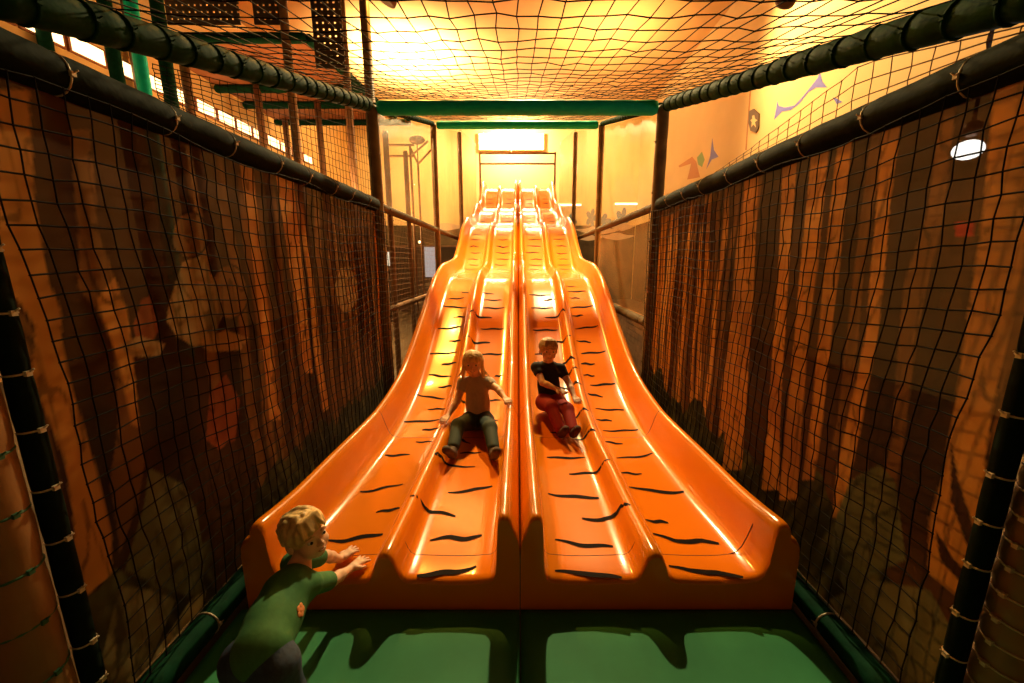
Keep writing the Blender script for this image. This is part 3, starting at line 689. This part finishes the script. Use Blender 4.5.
padded('low_rail', 'low brown net rail in the left bay behind the banner post', 'rail', (-1.60, 4.3, .95), (-1.60, 7.2, .95), .035, M_post, .6, M_post, None, .2, .003, .04)
rw = thing('low_wall', 'low brick-faced wall under the right low rail', 'wall', (1.62, 5.5, -.05))
mb = MB()
for j in range(11):
    y = 4.2 - (j % 2)*.1
    while y < 7.0:
        mb.box((1.60, y, -.05+j*.08), (1.70, min(y+.195, 7.0), -.05+j*.08+.074)); y += .2
mb.build('brick_face', mat('tan_brick', (.33, .18, .10), .8, .25, 9), rw)

# ------------------------------------------------------------------ lamps one can see, and glowing tubes for lamp reflections
def reflection_tube(x0, x1, Y, Z, label):  # made-up glowing tube in place of a lamp's reflection on the sheet
    t = thing('reflection_tube', label, 'lamp', ((x0+x1)/2, Y, Z), 'tubes standing in for lamp reflections')
    MB().box((x0-.04, Y-.02, Z+.02), (x1+.04, Y+.05, Z+.08), 0, .01).build('housing', M_cream, t)
    MB().tube([(x0, Y-.03, Z), (x1, Y-.03, Z)], .035, 10).build('tube', mat('tube_glow', (.9, .8, .7), .4, emis=(1, .72, .52), estr=5), t)
a, b = at(553, 205, Y=HY-.08), at(581, 205, Y=HY-.08); reflection_tube(a.x, b.x, HY-.08, a.z, 'glowing tube standing in for a lamp reflection, nearer the slide')
a, b = at(615, 204, Y=HY-.08), at(637, 204, Y=HY-.08); reflection_tube(a.x, b.x, HY-.08, a.z, 'glowing tube standing in for a lamp reflection, right of the slim post')
for x, lab in ((-.92, 'left one of the pair of bright flood lamps on the back wall'), (.42, 'right one of the pair of bright flood lamps on the back wall')):
    t = thing('flood_lamp', lab, 'lamp', (x, HY, 6.3), 'flood lamps above the slide head')
    fm = MB(); x0, x1, y0, y1, z0, z1 = x-.62, x+.62, HY-.16, HY-.02, 6.0, 6.6
    fm.box((x0, HY-.06, z0), (x1, HY-.002, z1), 0, .01)
    for a_, b_ in (((x0-.03, y0, z0-.03), (x0, HY-.002, z1+.03)), ((x1, y0, z0-.03), (x1+.03, HY-.002, z1+.03)), ((x0, y0, z1), (x1, HY-.002, z1+.03)), ((x0, y0, z0-.03), (x1, HY-.002, z0))): fm.box(a_, b_)
    fm.build('housing', M_cream, t)
    MB().box((x0+.01, HY-.12, z0+.01), (x1-.01, HY-.10, z1-.01), 0, .005).build('glass', mat('flood_glow', (.9, .8, .6), .4, emis=(1, .80, .46), estr=60), t)
gl = thing('globe_lamp', 'round white lamp shining through the right banner', 'lamp', (2.2, 2.1, 2.06))
c = at(968, 150, X=2.2)
MB().ell(c, (.058, .058, .045), 18).build('globe', mat('globe_glow', (.9, .9, .85), .4, emis=(1, .95, .85), estr=45), gl)
MB().lathe([(.02, .06), (.035, .08), (.035, .12), (.01, .13)], c, 14).build('fitting', M_steel, gl)
MB().tube([c + Vector((0, 0, .12)), (c.x, c.y, HZ)], .008, 6).build('cord', M_panel, gl)
for (px, py, Y, lab) in ((388, -3, 5.0, 'brown ceiling spotlight at the top edge, left of the net'), (787, -2, 5.0, 'brown ceiling spotlight at the top edge, right of the net')):
    q = at(px, py, Y=Y); t = thing('hanging_spotlight', lab, 'lamp', tuple(q), 'hanging spotlights')
    Mr = Matrix.Rotation(R(25), 3, 'Y')
    MB().lathe([(.03, .22), (.07, .2), (.095, .1), (.105, -.03), (.10, -.05), (.06, -.055)], q, 18, 0, Mr).build('housing', M_steel, t)
    MB().tube([q + Vector((.05, 0, .15)), (q.x+.05, q.y, HZ)], .012, 8).build('stem', M_steel, t)
sg = thing('wall_sign', 'small dark brown sign with a pale figure on the right wall', 'sign', tuple(at(753, 122, X=HX)))
sign = [at(660+x/5.12, 60+y/5.12, X=HX-.03) for x, y in [(455,262),(478,250),(505,275),(503,345),(490,372),(462,362),(452,320)]]
MB().prism(sign, (.025, 0, 0)).build('board', M_sign, sg)
MB().prism([at(660+x/5.12, 60+y/5.12, X=HX-.035) for x, y in [(472,285),(482,282),(485,300),(498,308),(486,318),(490,345),(478,330),(466,345),(470,318),(462,308),(472,302)]], (.004, 0, 0)).build('figure', M_cream, sg)

# ------------------------------------------------------------------ people
def rc(p0, p1, r0, r1=None, k=.012): return ('c', np.array(p0, float), np.array(p1, float), r0, r0 if r1 is None else r1, k)
def el(c, rad, B=None, k=.012): return ('e', np.array(c, float), np.array(rad, float), np.eye(3) if B is None else np.array(B, float), k)
def sdf_build(prims, vox, cuts=()):
    lo = np.array([1e9]*3); hi = -lo
    def bb(p):
        if p[0] == 'c':
            r = max(p[3], p[4]); return np.minimum(p[1], p[2])-r, np.maximum(p[1], p[2])+r
        r = max(p[2]); return p[1]-r, p[1]+r
    for p in prims: a, b = bb(p); lo = np.minimum(lo, a); hi = np.maximum(hi, b)
    lo -= 4*vox; hi += 4*vox
    N = np.ceil((hi-lo)/vox).astype(int)+1
    D = np.full(N, .2, np.float32)
    ax = [lo[i]+vox*np.arange(N[i]) for i in range(3)]
    def ev(p, sl):
        X = np.stack(np.meshgrid(*[ax[i][sl[i]] for i in range(3)], indexing='ij'), -1)
        if p[0] == 'c':
            d = p[2]-p[1]; L = max(d@d, 1e-12); t = np.clip(((X-p[1])@d)/L, 0, 1)
            return np.linalg.norm(X-p[1]-t[..., None]*d, axis=-1) - (p[3]+(p[4]-p[3])*t)
        q = (X-p[1])@p[3].T; a = np.linalg.norm(q/p[2], axis=-1); b = np.linalg.norm(q/p[2]**2, axis=-1)
        return a*(a-1)/np.maximum(b, 1e-9)
    def sl_of(p, m):
        a, b = bb(p); i0 = np.maximum(0, np.floor((a-m-lo)/vox).astype(int)); i1 = np.minimum(N, np.ceil((b+m-lo)/vox).astype(int)+1)
        return tuple(slice(int(i0[i]), int(i1[i])) for i in range(3))
    for p in prims:
        k = p[-1]; sl = sl_of(p, k+3*vox); d = ev(p, sl); o = D[sl]
        h = np.maximum(k-np.abs(o-d), 0)/k; D[sl] = np.minimum(o, d)-h*h*k*.25
    for p in cuts:
        k = p[-1]; sl = sl_of(p, k+3*vox); d = -ev(p, sl); o = D[sl]
        h = np.maximum(k-np.abs(o-d), 0)/k; D[sl] = np.maximum(o, d)+h*h*k*.25
    s = D < 0
    n0, n1, n2 = N
    cnt = np.zeros((n0-1, n1-1, n2-1)); acc = np.zeros((n0-1, n1-1, n2-1, 3))
    for axis in range(3):
        others = [a for a in range(3) if a != axis]
        for o1 in (0, 1):
            for o2 in (0, 1):
                st = [0, 0, 0]; st[others[0]] = o1; st[others[1]] = o2
                A = tuple(slice(st[i], st[i]+N[i]-1) for i in range(3)); st2 = list(st); st2[axis] += 1
                B = tuple(slice(st2[i], st2[i]+N[i]-1) for i in range(3))
                da, db = D[A], D[B]; c = (da < 0) != (db < 0)
                t = np.where(c, da/np.where(c, da-db, 1), 0)
                cnt += c
                for i in range(3): acc[..., i] += c*(t if i == axis else st[i])
    act = cnt > 0; idx = np.full(act.shape, -1); idx[act] = np.arange(act.sum())
    I = np.argwhere(act); V = lo + vox*(I + acc[act]/cnt[act][:, None])
    Fs = []
    for axis in range(3):
        u, v = (axis+1) % 3, (axis+2) % 3
        A = [slice(1, N[i]-1) for i in range(3)]; B = [slice(1, N[i]-1) for i in range(3)]
        A[axis] = slice(0, N[axis]-1); B[axis] = slice(1, N[axis])
        sa, sb = s[tuple(A)], s[tuple(B)]
        for sgn in (0, 1):
            c = np.argwhere((sa & ~sb) if sgn == 0 else (~sa & sb))
            if not len(c): continue
            for i in (u, v): c[:, i] += 1
            g = []
            for du, dv in ((-1, -1), (0, -1), (0, 0), (-1, 0)):
                cc = c.copy(); cc[:, u] += du; cc[:, v] += dv; g.append(idx[cc[:, 0], cc[:, 1], cc[:, 2]])
            q = np.stack(g, 1); Fs.append(q if sgn == 0 else q[:, ::-1])
    return V, np.concatenate(Fs)
def sdf_obj(name, prims, m, parent, vox=.0045, cuts=()):
    V, Fc = sdf_build(prims, vox, cuts); off = np.array(parent['_o'] if parent is not None else (0, 0, 0))
    me = bpy.data.meshes.new(name); me.from_pydata((V-off).tolist(), [], Fc.tolist())
    me.polygons.foreach_set('use_smooth', [True]*len(me.polygons)); me.materials.append(m); me.update()
    o = bpy.data.objects.new(name, me); COL.objects.link(o); o.parent = parent
    return o, V
def V3(*a): return np.array(a, float)
def unit(v): v = np.array(v, float); return v/np.linalg.norm(v)
def hand(w, d, n, s, side, spread=.25, curl=.25):
    """palm, four jointed fingers and a thumb from the wrist w; d points along the fingers, n out of the back of the hand"""
    d = unit(d); n = unit(np.array(n)-d*np.dot(n, d)); b = np.cross(d, n)*side       # b points to the thumb side
    P = [rc(w, w+d*.018*s, .016*s, .017*s)]
    base = w+d*.020*s
    for i in range(4):
        o = (1.5-i)*.0125*s
        P.append(rc(base+b*o*.8, base+d*.034*s+b*o, .0105*s, .0095*s, .008))
        L = (.036, .041, .038, .030)[i]*s
        a = (1.5-i)*spread*.5; fd = unit(d*math.cos(a)+b*math.sin(a)); k0 = base+d*.036*s+b*o
        f1 = unit(fd - n*curl*.5); f2 = unit(fd - n*curl*1.3)
        k1 = k0+f1*L*.52; k2 = k1+f2*L*.48
        P += [rc(k0, k1, .0078*s, .0070*s, .004), rc(k1, k2, .0070*s, .0058*s, .004)]
    t0 = w+d*.016*s+b*.014*s; t1 = t0+unit(d*.6+b*.8-n*.15)*.026*s; t2 = t1+unit(d*.95+b*.3-n*.25)*.022*s
    P += [rc(t0, t1, .0105*s, .0085*s, .006), rc(t1, t2, .0082*s, .0064*s, .004)]
    return P
M_skin = mat('skin', (.82, .50, .33), .5, .05, 30, .4, sss=.12)
M_eye = mat('eye_white', (.75, .68, .6), .2); M_iris = mat('eye_iris', (.03, .02, .015), .15)
M_lip = mat('lip', (.42, .13, .09), .4); M_tooth = mat('tooth', (.85, .78, .65), .3)
def person(label, loc, J, look, up, hs, cloth, hair_style, hair_mat):
    root = thing('person', label, 'person', loc)
    f = unit(look); u = unit(np.array(up)-f*np.dot(up, f)); r = np.cross(f, u); B = np.stack([r, f, u])
    h = np.array(J['head']); k = hs/.19
    L = lambda a, b, c: h + (r*a+f*b+u*c)*k
    s = J.get('s', 1.0)
    P = [el(L(0, -.012, .022), V3(.074, .088, .076)*k, B), el(L(0, .024, -.038), V3(.055, .056, .054)*k, B, .02), el(L(0, .052, -.070), V3(.022, .020, .018)*k, B, .02)]
    for sg in (-1, 1):
        P += [el(L(sg*.034, .046, -.034), V3(.026, .024, .024)*k, B, .015), el(L(sg*.075, -.008, -.008), V3(.010, .020, .027)*k, B, .006),
              el(L(sg*.030, .070, .024), V3(.022, .010, .008)*k, B, .012)]
    P += [rc(L(0, .076, .006), L(0, .088, -.018), .006*k, .0105*k, .008), el(L(0, .074, -.047), V3(.020, .010, .010)*k, B, .010)]
    for sg in (-1, 1): P.append(el(L(sg*.010, .083, -.021), V3(.007, .007, .006)*k, B, .005))
    cuts = [el(L(sg*.031, .090, .006), V3(.014, .014, .009)*k, B, .008) for sg in (-1, 1)]
    nk, ch, be, pv = (np.array(J[q]) for q in ('neck', 'chest', 'belly', 'pelvis'))
    P += [rc(L(0, -.03, -.05), nk, .040*s, .042*s, .02), rc(nk, ch, .045*s, .085*s, .03), rc(ch, be, .090*s, .086*s, .03), rc(be, pv, .088*s, .084*s*cloth.get('hips', 1.0), .03)]
    sh = []; tr_ = []; sho = []
    th = .010
    sh += [rc(ch, be, .100*s, .101*s, .03), rc(be, be+(pv-be)*cloth.get('hem', .75), .101*s, .106*s, .03), rc(nk+(ch-nk)*.35, ch, .052*s, .092*s, .03)]
    hf = cloth.get('hips', 1.0)
    tr_ += [rc(be+(pv-be)*.8, pv, .096*s*hf, .100*s*hf, .03)]
    for q in 'RL':
        a, e, w = (np.array(J[n+q]) for n in ('sh', 'el', 'wr')); hp, kn, an = (np.array(J[n+q]) for n in ('hip', 'knee', 'ank'))
        P += [rc(ch*.4+nk*.6, a, .040*s, .040*s, .03), rc(a, e, .038*s, .029*s), rc(e, e+(w-e)*.35, .030*s, .029*s), rc(e+(w-e)*.35, w, .029*s, .019*s)]
        sd = 1 if q == 'R' else -1
        P += hand(w, J['hd'+q], J['hn'+q], J.get('hsz', 1.0), J.get('hside'+q, sd), *J.get('fin'+q, (.25, .25)))
        P += [rc(pv, hp, .080*s*cloth.get('hips', 1.0), .068*s, .03), rc(hp, kn, .066*s, .046*s), rc(kn, kn+(an-kn)*.3, .045*s, .046*s), rc(kn+(an-kn)*.3, an, .045*s, .029*s)]
        toe = np.array(J['toe'+q]); P += [rc(an, toe, .028*s, .024*s)]
        sl = cloth['sleeve']
        sh += [rc(ch*.4+nk*.6, a, .047*s, .049*s, .03)]
        if sl: sh += [rc(a, a+(e-a)*min(sl, 1), .050*s, .046*s, .02)]
        if sl > 1: sh += [rc(e, e+(w-e)*(sl-1), .038*s, .030*s, .02)]
        sh += []
        leg = cloth['leg']
        tr_ += [rc(pv, hp, .092*s*hf, .080*s, .03), rc(hp, hp+(kn-hp)*min(1, leg), .078*s, .058*s, .02)]
        if leg > 1: tr_ += [rc(kn, kn+(an-kn)*(leg-1), .056*s, .046*s, .02)]
        heel = an + (an-toe)*.25
        sho += [[rc(heel, toe, .033*s, .031*s, .01), rc(an, an+(kn-an)*.12, .034*s, .036*s, .015)]]
    if cloth.get('back'): sh += cloth['back']
    body, V = sdf_obj('body', P, M_skin, root, J.get('vox', .0045), cuts)
    sdf_obj(cloth['top'], sh, cloth['topm'], root, .006); sdf_obj(cloth['bottom'], tr_, cloth['botm'], root, .006)
    for q in sho: sdf_obj('shoe', q, cloth['shoem'], root, .006)
    loc_ = (V-h)@B.T/k
    def face(a, c):
        mk = (np.abs(loc_[:, 0]-a) < .008) & (np.abs(loc_[:, 2]-c) < .008) & (loc_[:, 1] > 0)
        return loc_[mk, 1].max() if mk.any() else .075
    Mw = Matrix([[r[i], f[i], u[i]] for i in range(3)])
    for sg in (-1, 1):
        d = face(sg*.031, .006)
        eb = MB().ell(Vector(L(sg*.031, d-.006, .006)), (.0125*k, .010*k, .0085*k), 14, 0, Mw).build('eye', M_eye, root)
        MB().ell(Vector(L(sg*.0315, d+.0015, .006)), (.0068*k, .0042*k, .0068*k), 12, 0, Mw).build('iris', M_iris, eb)
        d2 = face(sg*.031, .028)
        MB().tube([Vector(L(sg*(.016+.03*t), d2-.001-.010*t*t, .027+.006*math.sin(math.pi*t))) for t in (0, .25, .5, .75, 1)], .0028*k, 6).build('eyebrow', hair_mat, root)
    d = face(0, -.047)
    mo = MB(); pts = [Vector(L(.024*t, d-.001-.012*t*t, -.049+.009*t*t)) for t in np.linspace(-1, 1, 9)]
    mo.tube(pts, [.0015*k, .003*k, .0045*k, .005*k, .0052*k, .005*k, .0045*k, .003*k, .0015*k], 8)
    mo_ = mo.build('mouth', M_lip, root)
    MB().tube([p+Vector(f)*.0022*k+Vector(u)*.0008*k for p in pts[2:-2]], .003*k, 6).build('teeth', M_tooth, mo_)
    H = [el(L(0, -.018, .030), V3(.084, .096, .083)*k, B, .01)]
    hr = random.Random(len(label))
    for i in range(110):                                        # locks combed forward and down from the crown
        a = hr.uniform(-math.pi, math.pi); e0 = hr.uniform(.15, 1.25)
        def sp(a, e): return L(.083*math.sin(a)*math.cos(e), -.018+.094*math.cos(a)*math.cos(e), .030+.081*math.sin(e))
        H.append(rc(sp(a, e0), sp(a+hr.uniform(-.2, .2), e0-.45), .0075*k, .005*k, .008))
    HC = [el(L(0, .095, -.045), V3(.074, .085, .083)*k, B, .008), el(L(0, .03, -.115), V3(.11, .11, .07)*k, B, .01)]
    if hair_style == 'short':
        H[0] = el(L(0, -.018, .028), V3(.082, .095, .083)*k, B, .01)
        for i in range(9):
            x = -.05+.0125*i; H.append(rc(L(x*.8, .045, .098-.5*x*x), L(x*1.05+hr.uniform(-.01, .01), .077, .052-3*x*x+hr.uniform(-.006, .008)), .011*k, .005*k, .006))
    else:
        for sg in (-1, 1):
            for i in range(6):
                H.append(rc(L(sg*.070, .02-.016*i, .03), L(sg*(.086+.006*math.sin(i)), .025-.022*i, -.125-.02*hr.random()), .018*k, .010*k, .012))
            H.append(rc(L(sg*.085, -.01, -.06), L(sg*.135, -.03, -.125), .014*k, .005*k, .01))
        HC = [el(L(0, .105, -.045), V3(.066, .085, .085)*k, B, .008)]
    sdf_obj('hair', H, hair_mat, root, .0042, HC)
    return root
# toddler at the mouth of the slide
def pv_(px, py, Y): q = at(px, py, Y=Y); return V3(q.x, q.y, q.z)
M_tee = mat('green_tee', (.045, .17, .055), .8, .1, 40, bump=.15, bscale=35); M_jean = mat('blue_jeans', (.025, .045, .09), .8, .25, 60, bump=.2, bscale=40)
M_blond = mat('blond_hair', (.66, .46, .20), .5, .3, 60, stretch=(1, 1, .3)); M_shoe = mat('dark_shoe', (.05, .04, .04), .6)
hd = pv_(306, 535, 1.36)
pel = pv_(262, 650, 1.03)
J = dict(head=hd, neck=pv_(299, 572, 1.30), chest=pv_(288, 592, 1.22), belly=pv_(274, 620, 1.125), pelvis=pel, s=.80, hsz=.95,
  shR=pv_(309, 585, 1.26), elR=pv_(333, 580, 1.44), wrR=pv_(350, 566, 1.575), shL=pv_(293, 563, 1.36), elL=pv_(326, 556, 1.54), wrL=pv_(340, 557, 1.64),
  hdR=(.45, .85, -.02), hnR=(0, .05, 1), hdL=(.5, .85, .03), hnL=(0, .05, 1), finR=(.55, .12), finL=(.5, .12),
  hipR=pel+V3(.052, -.02, -.04), hipL=pel+V3(-.062, 0, -.04), kneeR=pel+V3(.075, -.01, -.16), kneeL=pel+V3(-.08, .0, -.16), ankR=pel+V3(.06, -.12, -.285), ankL=pel+V3(-.08, -.11, -.285), toeR=pel+V3(.075, -.03, -.305), toeL=pel+V3(-.08, -.02, -.305), vox=.0032)
for q in 'RL':
    J['wr'+q][2] = surf(J['wr'+q][0], J['wr'+q][1]) + .028
toddler = person('blond toddler in green shirt leaning onto the slide mouth, looking round', (pel[0], .95, 0), J, (.88, -.40, .06), (-.22, -.05, 1), .172,
  dict(sleeve=.75, leg=1.9, hips=.86, hem=.95, top='shirt', bottom='jeans', topm=M_tee, botm=M_jean, shoem=M_shoe), 'short', M_blond)
bpy.context.view_layer.update()
so = next(c for c in toddler.children if c.name.startswith('shirt'))
dv = cam_dir(301, 611).normalized(); best = None
for v in so.data.vertices:                                  # the orange print sits on the shirt's flank
    w = v.co + toddler.location - Vector((0, 0, EYE)); dd = (w - dv*w.dot(dv)).length
    if v.normal.dot(dv) < -.2 and (best is None or dd + .02*w.length < best[0]): best = (dd + .02*w.length, v.co + toddler.location, v.normal.copy())
nq = best[2]; ta = nq.orthogonal().normalized(); tb_ = nq.cross(ta); Mq = Matrix([[ta[i], tb_[i], nq[i]] for i in range(3)])
pm = MB()
for k in range(5):
    an = 2*math.pi*k/5; pm.ell(best[1] + (ta*math.cos(an)+tb_*math.sin(an))*.012, (.011, .011, .0025), 10, 0, Mq)
pm.ell(best[1], (.010, .010, .0035), 10, 0, Mq)
pm.build('shirt_print', mat('orange_print', (.75, .28, .10), .7), toddler)
# girl
M_tan = mat('tan_top', (.50, .43, .34), .85, .1, 40); M_teal = mat('dark_teal_leggings', (.035, .06, .05), .8); M_blond2 = mat('light_blond_hair', (.75, .52, .24), .5, .3, 60, stretch=(1, 1, .3))
bz = lambda x, y: surf(x, y)
J = dict(head=(-.385, 3.36, .660), neck=(-.365, 3.37, .545), chest=(-.355, 3.36, .455), belly=(-.345, 3.30, .33), pelvis=(-.335, 3.24, .215), s=.98, hsz=1.1,
  shR=(-.475, 3.36, .49), elR=(-.515, 3.26, .36), wrR=(-.575, 3.13, .275), shL=(-.245, 3.35, .49), elL=(-.165, 3.24, .47), wrL=(-.105, 3.12, .435),
  hdR=(-.3, -.9, -.15), hnR=(0, -.1, 1), hdL=(.35, -.9, -.1), hnL=(0, -.1, 1), finR=(.3, .4), finL=(.3, .5),
  hipR=(-.405, 3.20, .20), hipL=(-.275, 3.20, .20), kneeR=(-.465, 2.95, .265), kneeL=(-.215, 2.93, .255), ankR=(-.475, 2.68, .165), ankL=(-.165, 2.66, .165), toeR=(-.50, 2.60, .235), toeL=(-.145, 2.58, .235))
person('blond girl in tan top sliding down the left half, arm out to the side', (-.34, 3.2, .11), J, (.02, -1, -.02), (0, 0, 1), .195,
  dict(sleeve=0.3, leg=1.75, top='top', bottom='leggings', topm=M_tan, botm=M_teal, shoem=mat('brown_sock', (.10, .07, .05), .8)), 'long', M_blond2)
# child in dark vest
M_vest = mat('black_vest', (.012, .012, .016), .8); M_redt = mat('red_trousers', (.32, .012, .015), .8); M_sandy = mat('sandy_hair', (.45, .30, .13), .5, .3, 60, stretch=(1, 1, .3))
J = dict(head=(.285, 3.60, .725), neck=(.285, 3.62, .61), chest=(.285, 3.62, .52), belly=(.29, 3.58, .40), pelvis=(.30, 3.53, .29), s=.98, hsz=1.1,
  shR=(.175, 3.60, .565), elR=(.225, 3.46, .46), wrR=(.345, 3.35, .435), shL=(.40, 3.60, .55), elL=(.475, 3.50, .43), wrL=(.50, 3.36, .36),
  hdR=(.7, -.7, -.1), hnR=(0, -.1, 1), hdL=(.2, -.95, -.15), hnL=(0, -.1, 1), finR=(.3, .4), finL=(.3, .4),
  hipR=(.245, 3.49, .265), hipL=(.365, 3.49, .265), kneeR=(.29, 3.24, .31), kneeL=(.425, 3.24, .29), ankR=(.36, 3.03, .165), ankL=(.455, 3.02, .170), toeR=(.38, 2.95, .235), toeL=(.47, 2.94, .24))
person('fair-haired child in black vest and red trousers sliding down the right half', (.30, 3.5, .16), J, (.12, -1, -.06), (.05, 0, 1), .195,
  dict(sleeve=.35, leg=1.85, top='vest', bottom='trousers', topm=M_vest, botm=M_redt, shoem=mat('dark_sock', (.06, .02, .02), .8)), 'short', M_sandy)

for o in bpy.data.objects:
    if '_o' in o: del o['_o']
